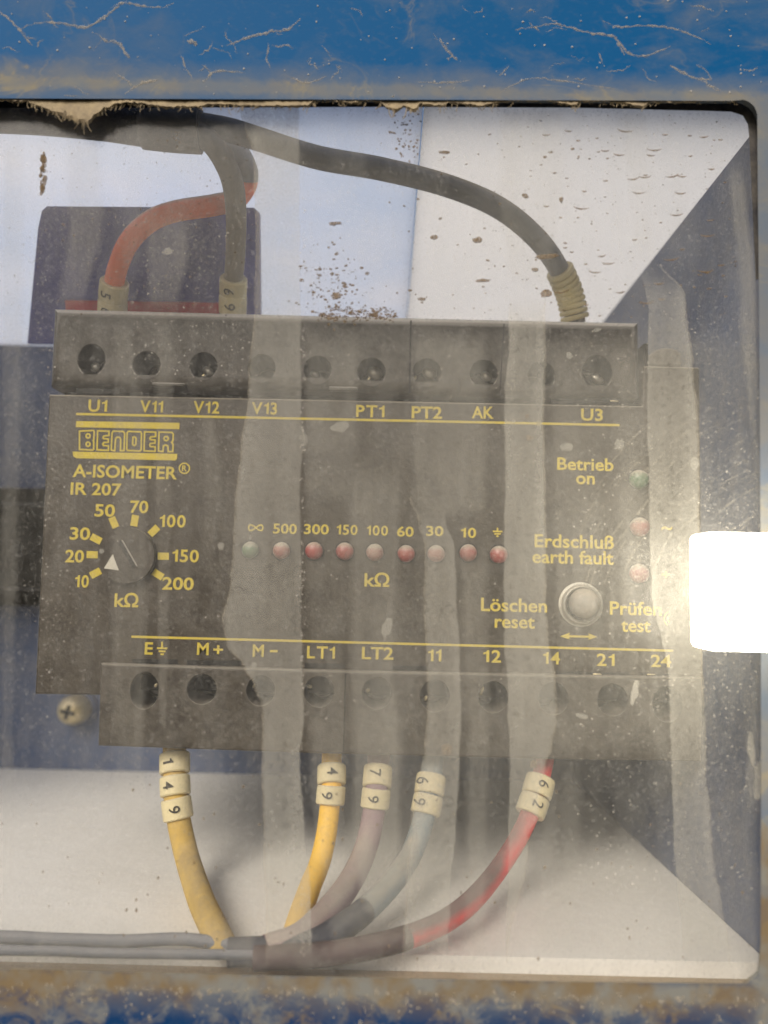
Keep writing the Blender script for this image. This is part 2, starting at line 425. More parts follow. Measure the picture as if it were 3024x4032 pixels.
# the lip: rings that roll from the front face into the opening
rings = []; lip = .0011
for k in range(6):
    t = math.pi / 2 * k / 5
    ring2 = inset(hv, -lip * (1 - math.sin(t)))
    rings.append([bm.verts.new((p[0], Y0 + lip * (1 - math.cos(t)), p[1])) for p in ring2])
rings.append([bm.verts.new((p[0], .0001, p[1])) for p in hv])
for A, B in zip(rings, rings[1:]):
    for i in range(len(hv)): bm.faces.new((A[i - 1], A[i], B[i], B[i - 1]))
ov = [bm.verts.new((p[0], Y0, p[1])) for p in big]
ed = [bm.edges.get((rings[0][i - 1], rings[0][i])) for i in range(len(hv))] + [bm.edges.new((ov[i - 1], ov[i])) for i in range(4)]
bmesh.ops.triangle_fill(bm, edges=ed, use_beauty=True, normal=(0, -1, 0))
bmesh.ops.recalc_face_normals(bm, faces=bm.faces)
for f in bm.faces:                            # the low strip carries the mud
    if f.calc_center_median().z < -.045: f.material_index = 1
frame = obj('door_frame', bm, [M['blue'], M['blue_muddy']], cab)
# black rubber strip behind the lip
bm = BM()
top_in = [(-2300, 430), (-700, 430), (0, 424), (700, 424), (1500, 421), (2250, 424), (2800, 437), (2880, 440), (2925, 455), (2945, 490), (2950, 540), (2962, 800), (2975, 1100)]
top_out = [(-2300, 380), (-700, 380), (0, 380), (700, 382), (1500, 386), (2250, 390), (2800, 392), (2895, 395), (2955, 420), (2992, 470), (3005, 600), (3012, 800), (3020, 1100)]
for i in range(len(top_in) - 1):
    q = [P(*top_in[i], .0003), P(*top_in[i + 1], .0003), P(*top_out[i + 1], .0003), P(*top_out[i], .0003)]
    f0 = [bm.verts.new(p) for p in q]; bm.faces.new(f0)
bmesh.ops.remove_doubles(bm, verts=bm.verts, dist=1e-6)
obj('gasket', bm, M['gasket'], frame)
# crust of dried mud along the top of the opening
def crust(low, high, Y, thick, seedv):
    rng = random.Random(seedv); bm = BM(); pts = []
    for (x0, l0, h0), (x1, l1, h1) in zip([(p[0], p[1], q[1]) for p, q in zip(low, high)][:-1], [(p[0], p[1], q[1]) for p, q in zip(low, high)][1:]):
        k = max(1, int((x1 - x0) / 9))
        for i in range(k):
            t = i / k; t2 = t * t * (3 - 2 * t)
            pts.append((x0 + (x1 - x0) * t, l0 + (l1 - l0) * t2 + rng.uniform(-3, 3), h0 + (h1 - h0) * t))
    rows = []; d = thick
    for x, l, h in pts:
        d = .82 * d + .18 * rng.uniform(.2, 1.9) * thick
        row = [bm.verts.new(P(x, h, Y))]
        for f_, e_ in ((.3, .45), (.6, .8), (.85, 1.0)):
            row.append(bm.verts.new(P(x + rng.uniform(-3, 3), h + (l - h) * f_ + rng.uniform(-2, 2), Y - d * e_ * rng.uniform(.75, 1.1))))
        row.append(bm.verts.new(P(x, l + rng.uniform(-3, 5), Y))); rows.append(row)
    for A, B in zip(rows, rows[1:]):
        for i in range(4): bm.faces.new((A[i], A[i + 1], B[i + 1], B[i]))
    bmesh.ops.recalc_face_normals(bm, faces=bm.faces)
    return bm
low = [(-120, 398), (0, 397), (100, 402), (150, 422), (210, 447), (270, 467), (320, 487), (347, 490), (380, 455), (420, 430), (465, 410), (510, 405), (560, 412), (620, 424), (700, 427),
       (760, 428), (830, 416), (900, 415), (1000, 423), (1100, 422), (1210, 422), (1240, 398), (1275, 392), (1335, 402), (1400, 410), (1440, 398), (1490, 402), (1530, 430), (1560, 440), (1590, 425),
       (1630, 440), (1660, 412), (1740, 420), (1765, 408), (1840, 415), (1900, 420), (1960, 405), (2060, 395), (2160, 398), (2260, 420), (2290, 402), (2370, 398), (2450, 408), (2528, 423), (2560, 405), (2700, 404), (2760, 396), (2860, 396), (2905, 408)]
high = [(x, 368 + x * .004 + (4 * math.sin(x * .03))) for x, _ in low]
obj('mud_crust', crust(low, high, -.0016, .0004, 3), M['crust'], frame)
bm = BM(); rng = random.Random(4)
for k in range(230):                          # fibres of web and mud hanging off the crust
    i = rng.randrange(len(low) - 1); t = rng.random(); x = low[i][0] + (low[i + 1][0] - low[i][0]) * t; y = low[i][1] + (low[i + 1][1] - low[i][1]) * t
    pts = [P(x, y - rng.uniform(4, 30), -.0019)]
    an = rng.gauss(1.57, .8); L = abs(rng.gauss(0, 14)) + 5
    for j in (1, 2): pts.append(P(x + L * j / 2 * math.cos(an) + rng.gauss(0, 3), y + L * j / 2 * math.sin(an), -.0018))
    tube(bm, catmull(pts, 3), rng.uniform(.00002, .00007), 4)
o = obj('mud_fibres', bm, M['crust'], frame); o['kind'] = 'stuff'
# strands of mud and cobweb on the blue paint
def strand(bm, pts, r, rng):
    q = []
    for p in pts: q.append(P(p[0] + rng.uniform(-6, 6), p[1] + rng.uniform(-5, 5), Y0))
    path = catmull(q, 7); n = len(path)
    path = [p + Vector((rng.gauss(0, .00006), 0, rng.gauss(0, .00006))) for p in path]
    rad = [r * (.35 + .9 * rng.random()) * min(1, .25 + 3 * min(i, n - 1 - i) / n) for i in range(n)]
    tube(bm, path, rad, 6, True, .35)
bm = BM(); rng = random.Random(11)
strands = [([(0, 45), (60, 105), (130, 180)], 8), ([(75, 115), (140, 88), (235, 95), (330, 105), (400, 80), (450, 35), (480, 15), (560, 25), (640, 25), (690, 10)], 8),
           ([(390, 140), (420, 160), (470, 175), (500, 215), (515, 230)], 9), ([(890, 185), (960, 155), (1020, 130), (1080, 125), (1140, 115), (1180, 70)], 9),
           ([(490, 365), (560, 325), (620, 315)], 9), ([(810, 320), (850, 285), (960, 290)], 6), ([(2030, 120), (2110, 105), (2180, 95), (2240, 108), (2320, 130), (2400, 135), (2430, 165), (2480, 205), (2540, 220), (2600, 200), (2640, 180)], 8),
           ([(2370, 80), (2430, 110), (2520, 100), (2600, 105), (2690, 120), (2800, 170)], 6), ([(2640, 260), (2720, 300), (2800, 320)], 9), ([(1730, 150), (1760, 200), (1800, 240)], 10),
           ([(730, 160), (760, 172), (770, 176)], 14), ([(450, 290), (490, 310), (530, 350)], 5), ([(710, 215), (730, 265), (760, 310)], 5), ([(1150, 300), (1210, 330), (1290, 298)], 5), ([(1650, 325), (1750, 327), (1850, 322)], 6), ([(1970, 365), (2090, 310), (2200, 320), (2420, 355)], 5)]
for pts, r in strands: strand(bm, pts, r * unit(*pts[0], Y0) * .75, rng)
for k in range(46):
    x, y = rng.uniform(0, 3000), rng.uniform(10, 375); an = rng.gauss(0, .8); L = rng.uniform(25, 110); pts = [(x, y)]
    for j in range(3):
        x += L * math.cos(an) / 3; y += L * math.sin(an) / 3; an += rng.gauss(0, .5); pts.append((x, min(380, max(0, y))))
    strand(bm, pts, rng.uniform(1.2, 4) * .0000315, rng)
o = obj('mud_strands', bm, M['web'], frame); o['kind'] = 'stuff'
bm = BM()
for k in range(110):                          # white grit on the paint
    x, y = rng.uniform(0, 3024), rng.uniform(0, 370)
    bmesh.ops.create_icosphere(bm, subdivisions=1, radius=rng.uniform(.00003, .00016), matrix=Matrix.Translation(P(x, y, Y0)))
o = obj('paint_grit', bm, M['speck'], frame); o['kind'] = 'stuff'
bm = BM()
for k in range(420):                           # clods on the lower strip
    x = rng.uniform(-50, 3050); y = 3870 + x * .018 + abs(rng.gauss(0, 55))
    r = rng.uniform(.00008, .0004) * (1.0 if rng.random() < .15 else .45)
    m_ = Matrix.Translation(P(x, y, Y0)) @ Matrix.Rotation(rng.uniform(0, 3), 4, 'Y') @ Matrix.Diagonal((1.4, .12, rng.uniform(.6, 1.1), 1))
    bmesh.ops.create_icosphere(bm, subdivisions=1, radius=r, matrix=m_)
for v in bm.verts: v.co += Vector((rng.gauss(0, .00005), 0, rng.gauss(0, .00005)))
o = obj('mud_clods', bm, M['web'], frame); o['kind'] = 'stuff'

# inside: back, side, roof, floor
bm = BM(); box(bm, (XL, YB, -.075), (XR0 + .004, YB + .002, .075)); obj('back_panel', bm, M['navy'], cab, False)
bm = BM()
def prism4(bm, a, b):
    v1 = [bm.verts.new(p) for p in a]; v2 = [bm.verts.new(p) for p in b]
    bm.faces.new(v1[::-1]); bm.faces.new(v2)
    for i in range(4): bm.faces.new((v1[i - 1], v1[i], v2[i], v2[i - 1]))
    bmesh.ops.recalc_face_normals(bm, faces=bm.faces); return bm
sw_ = [(XR0, .0028, ZF), (XR0, .0028, ZC0 - .0003), (XR, YB - .0003, ZC1 - .0003), (XR, YB - .0003, ZF)]
prism4(bm, sw_, [(x + .0015, y, z) for x, y, z in sw_]); obj('side_panel', bm, M['navy'], cab, False)
XM = P(1640, 800, .03).x
for x0, x1, mm in ((XL, XM - .00015, 'ceiling_blue'), (XM + .00015, XR0 + .003, 'ceiling')):
    vv = [(x0, .0028, ZC0), (x1, .0028, ZC0), (x1, YB - .0003, ZC1), (x0, YB - .0003, ZC1)]
    bm = BM(); prism4(bm, vv, [(x, y, z + .0015) for x, y, z in vv]); obj('roof_panel', bm, M[mm], cab, False)
bm = BM(); box(bm, (XL, .0105, ZF - .003), (XR0, YB - .0003, ZF - .0001)); obj('floor_panel', bm, M['white_paint'], cab, False)
bm = BM(); box(bm, (XL, .0028, ZF - .006), (XR0 + .001, .0103, ZF - .0020), .0006, 3); obj('sill', bm, M['ledge'], cab)
# rounded fillet where the floor meets the right wall
# ------------------------------------------------------------------ mounting rail
rail = thing('mounting_rail', P(60, 2150, .1), 'grey steel mounting rail across the back panel left of the meter', 'rail')
yr = .1005
bm = BM()
zA, zB, zC, zD = P(80, 1922, yr).z, P(80, 1978, yr).z, P(80, 2322, yr).z, P(80, 2385, yr).z
prof = [(yr, zA), (yr, zB), (YB - .0015, zB - .0003), (YB - .0015, zC + .0003), (yr, zC), (yr, zD)]
xs = (XL + .002, XR - .002)
rows = [[bm.verts.new((x, y, z)) for y, z in prof] for x in xs]
for i in range(5): bm.faces.new((rows[0][i], rows[1][i], rows[1][i + 1], rows[0][i + 1]))
bmesh.ops.solidify(bm, geom=bm.faces[:], thickness=.001)
obj('rail_profile', bm, M['rail'], rail, False)
c = P(60, 2165, YB - .0018)
bm = BM(); lathe(bm, (c.x, c.z), [(0, YB - .0019), (.0019, YB - .0019), (.0021, YB - .0014)], 20); obj('rail_hole', bm, M['dark_slot'], rail)

# ------------------------------------------------------------------ pan head screw below the meter
c = P(277, 2800, .102); u = unit(277, 2800, .102)
scr = thing('screw', c, 'pan head cross screw in the navy back panel below the meter', 'screw')
r = 58 * u
bm = BM(); lathe(bm, (c.x, c.z), [(0, .1000), (r * .3, .1001), (r * .62, .1006), (r * .88, .1018), (r, .1035), (r, .1078)], 36)
obj('screw_head', bm, M['brass'], scr)
bm = BM()
for an in (12, 102):
    mt = Matrix.Translation((c.x, .1004, c.z)) @ Matrix.Rotation(R(an), 4, 'Y')
    bmesh.ops.create_cube(bm, size=1, matrix=mt @ Matrix.Diagonal((r * .95, .0014, r * .24, 1)))
obj('cross_slot', bm, M['dark_slot'], scr, False)
bm = BM(); c2 = P(277, 2812, .1065); lathe(bm, (c.x, c.z), [(r * .9, .1066), (r * 1.28, .1066), (r * 1.3, .1078)], 36); obj('washer', bm, M['navy'], scr)

# ================================================================== THE METER
YF = .030; YB2 = .0286
dev = thing('insulation_meter', P(1450, 2945, .06), 'dark brown insulation meter with yellow print, round dial and row of red lamps', 'meter')
# body behind the face
bm = BM()
l, rgt = P(165, 2100, YF).x, P(2770, 2100, YF).x
box(bm, (l + .0006, YF + .004, P(1400, 2750, YF).z), (rgt - .0006, .099, P(1400, 1470, YF).z), .0006)
obj('case_body', bm, M['hole'], dev)
# face plate
face = [(192, 1552), (2528, 1598), (2532, 1440), (2780, 1446), (2790, 2680), (2200, 2688), (1350, 2668), (420, 2655), (400, 2738), (136, 2734)]
bm = BM(); slab(bm, xz(face, YF), YF, YF + .013, r=.00045)
obj('face_plate', bm, M['case'], dev)
# upper and lower terminal blocks
tops = [(360, 1417, 56, 66), (577, 1437, 57, 58), (801, 1441, 56, 57), (1030, 1450, 56, 58), (1250, 1456, 56, 58), (1463, 1464, 57, 58), (1681, 1467, 58, 58), (1905, 1472, 56, 58), (2132, 1480, 56, 58), (2352, 1467, 60, 72)]
bots = [(568, 2719, 58, 74), (794, 2714, 60, 60), (1026, 2720, 58, 60), (1256, 2724, 60, 62), (1484, 2729, 60, 64), (1712, 2740, 60, 64), (1942, 2745, 60, 62), (2180, 2751, 60, 64), (2412, 2756, 62, 64), (2628, 2772, 60, 72)]
def block(name, outline, holes, Y, depth, rr_, sub):
    bm = BM(); hs = []
    for (x, y, a_, b_) in holes:
        c = P(x, y, Y); u = unit(x, y, Y); hs.append(circle(c.x, c.z, a_ * u, b_ * u, 32))
    slab(bm, xz(outline, Y), Y, Y + depth, hs, .0095, rr_, 4, .00009)
    b = obj(name, bm, [M['block' if 'upper' in name else 'block_low'], M['hole']], dev)  # hole walls near black: the shade of the recess is in the colour
    # dark bottoms with a slotted screw in each
    first = None
    for k, (x, y, a_, b_) in enumerate(holes):
        c = P(x, y, Y); u = unit(x, y, Y)
        an = [20, 75, 40, 10, 60, 30, 85, 50, 15, 65][k]
        cc = (c.x, c.z); q = a_ * u * .86
        bm = BM(); lathe(bm, cc, [(0, Y + .0078), (q * .85, Y + .0078), (q, Y + .0082), (q, Y + .0093)], 20)
        for f in bm.faces: f.material_index = 0
        mt = Matrix.Translation((c.x, Y + .0078, c.z)) @ Matrix.Rotation(R(an), 4, 'Y')
        n0 = len(bm.faces)
        bmesh.ops.create_cube(bm, size=1, matrix=mt @ Matrix.Diagonal((q * 1.7, .0005, q * .3, 1)))
        bm.faces.ensure_lookup_table()
        for f in bm.faces[n0:]: f.material_index = 1
        obj('terminal_screw', bm, [M['screw'], M['dark_slot']], b)
    return b
ub = block('upper_terminal_block', [(203, 1206), (1400, 1236), (2522, 1262), (2526, 1562), (1780, 1556), (1776, 1548), (1300, 1538), (1296, 1530), (730, 1528), (726, 1520), (188, 1516)], tops, YB2, .016, .0019, 'x')
lb = block('lower_terminal_block', [(395, 2612), (1300, 2640), (2200, 2658), (2770, 2668), (2762, 3000), (2200, 2992), (1240, 2968), (384, 2938)], bots, YB2, .016, .0005, 'x')
# seams in the blocks and the face
def groove(pts, wpx, Y, parent):
    bm = BM(); ribbon(bm, pts, wpx, Y); obj('seam', bm, M['dark_slot'], parent, False)
groove([(1618, 1262), (1612, 1548)], 7, YB2 - .00006, ub); groove([(1985, 1275), (1968, 1555)], 4, YB2 - .00006, ub)
groove([(1810, 1500), (1806, 1552)], 5, YB2 - .00006, ub)
groove([(1360, 2652), (1352, 2965)], 4, YB2 - .00006, lb)
# little lips under the upper block and slots above the lower one
for x0, x1, y in ((600, 730, 1508), (1296, 1408, 1524)):
    bm = BM(); c0, c1 = P(x0, y, YB2), P(x1, y + 16, YB2)
    box(bm, (c0.x, YB2 - .0005, c1.z), (c1.x, YB2 + .001, c0.z), .00015); obj('tab', bm, M['block'], ub)
for x0, x1, y, b in ((2170, 2440, 1577, ub), (300, 470, 1538, ub), (520, 700, 2603, lb), (735, 950, 2608, lb), (1200, 1360, 2620, lb), (1545, 1700, 2628, lb), (2190, 2290, 2650, lb), (2310, 2480, 2654, lb), (2520, 2640, 2658, lb)):
    bm = BM(); flat_poly(bm, [(x0, y - 9), (x1, y - 7), (x1, y + 13), (x0, y + 11)], YF - .00008); obj('slot', bm, M['dark_slot'], dev, False)
for x, y, sx, sz in ((1475, 1470, 34, 26), (1690, 1470, 32, 24), (820, 1462, 26, 16), (1240, 1474, 20, 14), (1915, 1482, 26, 18), (375, 1446, 18, 20), (2350, 1492, 30, 18)):
    c = P(x, y, YB2 + .0042); u = unit(x, y, YB2)
    bm = BM(); bmesh.ops.create_icosphere(bm, subdivisions=2, radius=1, matrix=Matrix.Translation(c) @ Matrix.Rotation(.5, 4, 'Y') @ Matrix.Diagonal((sx * u, .0006, sz * u, 1))); obj('clamp_screw', bm, M['steel'], dev)
for x, y, sx, sz in ((800, 1482, 7, 12), (1452, 1496, 6, 14), (1632, 1492, 7, 16), (614, 2698, 6, 9), (1218, 2702, 12, 8), (1448, 2718, 9, 10), (1676, 2748, 8, 12), (1896, 2720, 8, 20), (1000, 2700, 5, 10)):
    c = P(x, y, YB2 + .0026); u = unit(x, y, YB2)
    bm = BM(); bmesh.ops.create_icosphere(bm, subdivisions=2, radius=1, matrix=Matrix.Translation(c) @ Matrix.Rotation(.4, 4, 'Y') @ Matrix.Diagonal((sx * u, .0003, sz * u, 1))); obj('clamp_tip', bm, M['brass'], dev)
for x, y in ((2352, 2655), (2565, 2656), (2420, 1578)):
    bm = BM(); c = P(x, y, YF - .0003); box(bm, (c.x - .0007, YF - .0003, c.z - .0001), (c.x + .0007, YF + .0001, c.z + .00012), .00008); obj('contact', bm, M['brass'], dev)
# round post and collar in the recess at the upper right
c = P(2628, 1440, .0375); u = unit(2628, 1440, .0375)
bm = BM(); pts = [P(2628 - 80 + 0, 1445, .0375)] ; hv_ = [(c.x + 82 * u * math.cos(t), c.z + 74 * u * math.sin(t)) for t in [math.pi * k / 16 for k in range(17)]]
slab(bm, hv_, .0375, .05, r=.0006); obj('round_post', bm, M['grey_ball'], dev)
bm = BM(); slab(bm, xz([(2536, 1352), (2552, 1352), (2552, 1442), (2536, 1442)], .033), .033, .05); obj('side_clip', bm, M['hole'], dev, False)

# ---- print on the face
YT = YF - .00006
for t, x, y, wd in (('U1', 385, 1598, 74), ('V11', 597, 1601, 90), ('V12', 813, 1604, 102), ('V13', 1041, 1608, 100), ('PT1', 1458, 1619, 112), ('PT2', 1681, 1624, 120), ('AK', 1901, 1624, 86), ('U3', 2331, 1633, 86)):
    text(t, x, y, 46, YT, dev, wd)
for t, x, y, wd in (('E', 586, 2553, 32), ('M', 799, 2555, 46), ('+', 859, 2558, 38), ('M', 1017, 2562, 44), ('-', 1078, 2564, 30), ('LT1', 1264, 2569, 110), ('LT2', 1487, 2572, 124), ('11', 1712, 2580, 52), ('12', 1938, 2584, 70), ('14', 2172, 2591, 66), ('21', 2385, 2598, 70), ('24', 2603, 2602, 80)):
    text(t, x, y, 46, YT, dev, wd)
for t, x, y, wd in (('500', 1122, 2082, 94), ('300', 1246, 2084, 98), ('150', 1367, 2086, 82), ('100', 1486, 2089, 84), ('60', 1596, 2093, 66), ('30', 1712, 2091, 68), ('10', 1845, 2098, 60)):
    text(t, x, y, 38, YT, dev, wd, bold=.02)
for t, x, y, cap, wd in (('A-ISOMETER', 492, 1858, 48, 410), ('IR 207', 378, 1926, 46, 200), ('kΩ', 498, 2362, 50, 94), ('kΩ', 1484, 2282, 50, 98), ('Betrieb', 2305, 1828, 48, 222), ('on', 2305, 1890, 48, 74),
                        ('Erdschluß', 2261, 2132, 50, 312), ('earth fault', 2256, 2194, 50, 320), ('Löschen', 2024, 2383, 50, 260), ('reset', 2027, 2452, 50, 158), ('Prüfen', 2503, 2396, 50, 204), ('test', 2504, 2467, 50, 116), ('~', 2626, 2080, 54, 42), ('÷', 2622, 2262, 40, 34)):
    text(t, x, y, cap, YT, dev, wd)
for t, x, y, wd in (('10', 323, 2289, 54), ('20', 294, 2190, 74), ('30', 315, 2101, 80), ('50', 413, 2010, 80), ('70', 548, 1996, 72), ('100', 680, 2052, 102), ('150', 731, 2189, 104), ('200', 701, 2298, 124)):
    text(t, x, y, 47, YT, dev, wd)
def line(name, pts, wpx):
    bm = BM(); ribbon(bm, pts, wpx, YT); return obj(name, bm, M['yellow'], dev, False)
line('printed_line', [(300, 1630), (2440, 1674)], 9); line('printed_line', [(517, 2507), (2650, 2562)], 9)
bm = BM(); flat_poly(bm, [(300, 1658), (707, 1665), (706, 1690), (298, 1682)], YT); obj('logo_bar', bm, M['yellow'], dev, False)
bm = BM(); flat_poly(bm, [(286, 1778), (698, 1787), (697, 1806), (690, 1813), (300, 1804), (288, 1796)], YT); obj('logo_bar', bm, M['yellow'], dev, False)
# outlined logo letters: closed loops in a 0..1 by 0..1 cell, y downwards
LOGO = {
 'B': [[(0, .03), (.95, 0), (1, .06), (.97, .47), (.93, .52), (.97, .57), (.96, .96), (.9, 1), (0, .97)], [(.58 + .14 * math.cos(t), .28 + .11 * math.sin(t)) for t in [k * math.pi / 5 for k in range(10)]], [(.58 + .14 * math.cos(t), .70 + .11 * math.sin(t)) for t in [k * math.pi / 5 for k in range(10)]]],
 'E': [[(.05, 0), (1, .02), (1, .24), (.58, .26), (.5, .34), (.55, .4), (.95, .42), (.95, .58), (.55, .60), (.48, .68), (.55, .75), (.96, .77), (.96, 1), (0, .97)]],
 'n': [[(.06, .1), (.15, 0), (.9, .02), (1, .12), (.95, 1), (.68, 1), (.70, .42), (.62, .32), (.42, .31), (.32, .4), (.26, 1), (0, .97)]],
 'D': [[(.1, 0), (.94, .02), (1, .1), (.98, .92), (.9, 1), (.05, .97), (0, .9), (.03, .08)], [(.42, .3), (.55, .28), (.64, .36), (.62, .66), (.52, .73), (.40, .67)]],
 'R': [[(.04, 0), (.92, .02), (1, .1), (.99, .42), (.90, .52), (.99, .62), (.97, 1), (.66, 1), (.64, .72), (.5, .66), (.34, .70), (.30, 1), (0, .97)], [(.52 + .15 * math.cos(t), .33 + .11 * math.sin(t)) for t in [k * math.pi / 5 for k in range(10)]]]}
for ch, x0, x1 in (('B', 313, 371), ('E', 382, 429), ('n', 438, 491), ('D', 499, 557), ('E', 567, 613), ('R', 624, 682)):
    bm = BM(); yt = 1695 + (x0 - 313) * .02
    for loop in LOGO[ch]: ribbon(bm, [(x0 + (x1 - x0) * a_, yt + 77 * b_) for a_, b_ in loop], 6, YT, True)
    obj('logo_letter', bm, M['yellow'], dev, False)
# registered sign
bm = BM(); ribbon(bm, [(726 + 20 * math.cos(t), 1844 + 20 * math.sin(t)) for t in [k * math.pi / 14 for k in range(28)]], 5, YT, True); obj('registered_ring', bm, M['yellow'], dev, False)
text('R', 726, 1844, 22, YT, dev, 18)
# infinity, earth symbols, double arrow
bm = BM(); ribbon(bm, [(1007 + 28 * math.sin(t), 2078 + 22 * math.sin(t) * math.cos(t)) for t in [k * math.pi / 16 for k in range(32)]], 6, YT, True); obj('infinity_sign', bm, M['yellow'], dev, False)
bm = BM()
for seg in ([(638, 2527), (638, 2549)], [(618, 2552), (659, 2553)], [(625, 2564), (652, 2565)], [(632, 2576), (645, 2576)]): ribbon(bm, seg, 7, YT)
obj('earth_sign', bm, M['yellow'], dev, False)
bm = BM()
for seg in ([(1959, 2078), (1959, 2090)], [(1940, 2092), (1978, 2093)], [(1946, 2102), (1972, 2102)], [(1954, 2111), (1964, 2111)]): ribbon(bm, seg, 6, YT)
obj('earth_sign', bm, M['yellow'], dev, False)
bm = BM(); flat_poly(bm, [(2205, 2505), (2245, 2491), (2240, 2501), (2320, 2503), (2316, 2493), (2352, 2508), (2315, 2520), (2320, 2511), (2240, 2509), (2244, 2518)], YT); obj('double_arrow', bm, M['yellow'], dev, False)
bm = BM()
for rr_ in (16, 30): ribbon(bm, [(2645 - rr_ * math.cos(t), 2436 - rr_ * math.sin(t)) for t in [R(k) for k in range(-60, 61, 15)]], 5, YT)
obj('printed_arcs', bm, M['yellow'], dev, False)
# dial scale ticks
for (x, y) in ((376, 2257), (363, 2184), (378, 2122), (448, 2057), (530, 2050), (606, 2090), (643, 2190), (622, 2262)):
    dx, dy = x - 505, y - 2188; L = math.hypot(dx, dy); dx, dy = dx / L, dy / L
    bm = BM(); flat_poly(bm, [(x + dx * s1 * 22 - dy * s2 * 14, y + dy * s1 * 22 + dx * s2 * 14) for s1, s2 in ((-1, -1), (1, -1), (1, 1), (-1, 1))], YT); obj('scale_mark', bm, M['yellow'], dev, False)
# dial
c = P(506, 2188, YF); u = unit(506, 2188, YF); r = 110 * u
bm = BM(); lathe(bm, (c.x, c.z), [(r * 1.05, YF + .0001), (r * 1.05, YF - .00005), (r * 1.0, YF - .00005), (r * .992, YF - .0012), (0, YF - .0012)], 56)
dial = obj('dial', bm, M['dial'], dev)
yd = YF - .00125
bm = BM(); flat_poly(bm, [(464, 2136), (478, 2126), (536, 2228), (520, 2238)], yd - .0001); obj('dial_slot', bm, M['dark_slot'], dial, False)
bm = BM(); ribbon(bm, [(480, 2126), (539, 2228)], 5, yd - .00012); obj('slot_lit_edge', bm, M['grey_ball'], dial, False)  # pale line paints the lit edge of the slot
bm = BM(); flat_poly(bm, [(444, 2182), (409, 2238), (468, 2246)], yd - .00004); obj('dial_pointer', bm, M['white_print'], dial, False)
bm = BM(); ribbon(bm, [(506 + 113 * math.cos(t), 2188 + 113 * math.sin(t)) for t in [k * math.pi / 30 for k in range(60)]], 7, YF - .00003, True); obj('dial_gap', bm, M['dark_slot'], dial, False)
# lamps
def lamp(x, y, rpx, mat):
    c = P(x, y, YF); u = unit(x, y, YF); r = rpx * u
    bm = BM(); lathe(bm, (c.x, c.z), [(r * 1.0, YF + .0002)] + [(r * math.cos(t), YF - .0004 - r * .8 * math.sin(t)) for t in [R(k) for k in (0, 15, 30, 45, 60, 75)]] + [(0, YF - .0004 - r * .8)], 28)
    o = obj('indicator_lamp', bm, M[mat], dev)
    bm = BM(); lathe(bm, (c.x, c.z), [(r * 1.0, YF - .00007), (r * 1.16, YF - .00007)], 28); obj('lamp_hole', bm, M['dark_slot'], o)
    o['label'] = 'green lamp' if 'green' in mat else 'red lamp'
for x, y, r_, m_ in ((987, 2166, 33, 'green_led'), (1109, 2168, 34, 'red_led_dusty'), (1237, 2169, 35, 'red_led'), (1358, 2171, 35, 'red_led'), (1476, 2175, 34, 'red_led_dusty'), (1599, 2180, 34, 'red_led'), (1717, 2180, 34, 'red_led_dusty'),
                     (1843, 2177, 34, 'red_led_dusty'), (1963, 2184, 35, 'red_led'), (2514, 1889, 38, 'green_led'), (2517, 2075, 38, 'red_led_dusty'), (2515, 2258, 38, 'red_led_dusty')): lamp(x, y, r_, m_)
# toggle switch
c = P(2286, 2380, YF); u = unit(2286, 2380, YF); r = 78 * u
bm = BM(); lathe(bm, (c.x, c.z), [(r * 1.12, YF + .0001), (r * 1.12, YF - .0002), (r, YF - .0003)] + [(r * (.90 + .1 * math.cos(t)), YF - .0008 - r * .22 * math.sin(t)) for t in [R(k) for k in (0, 30, 60, 90, 120, 150, 180)]] + [(r * .72, YF + .0001)], 40)
sw = obj('switch_collar', bm, M['steel'], dev)
c = P(2303, 2376, YF - .003); r = 60 * unit(2303, 2376, YF - .003)
bm = BM(); lathe(bm, (c.x, c.z), [(r * .55, YF + .0002), (r * .6, YF - .0012)] + [(r * math.cos(t), YF - .0026 - r * .85 * math.sin(t)) for t in [R(k) for k in (-50, -30, -10, 10, 30, 50, 70)]] + [(0, YF - .0026 - r * .85)], 36)
obj('switch_lever', bm, M['grey_ball'], sw)
bm = BM(); lathe(bm, (P(2286, 2380, YF).x, P(2286, 2380, YF).z), [(0, YF - .0002), (.0024, YF - .0002)], 28); obj('switch_bore', bm, M['dark_slot'], sw)

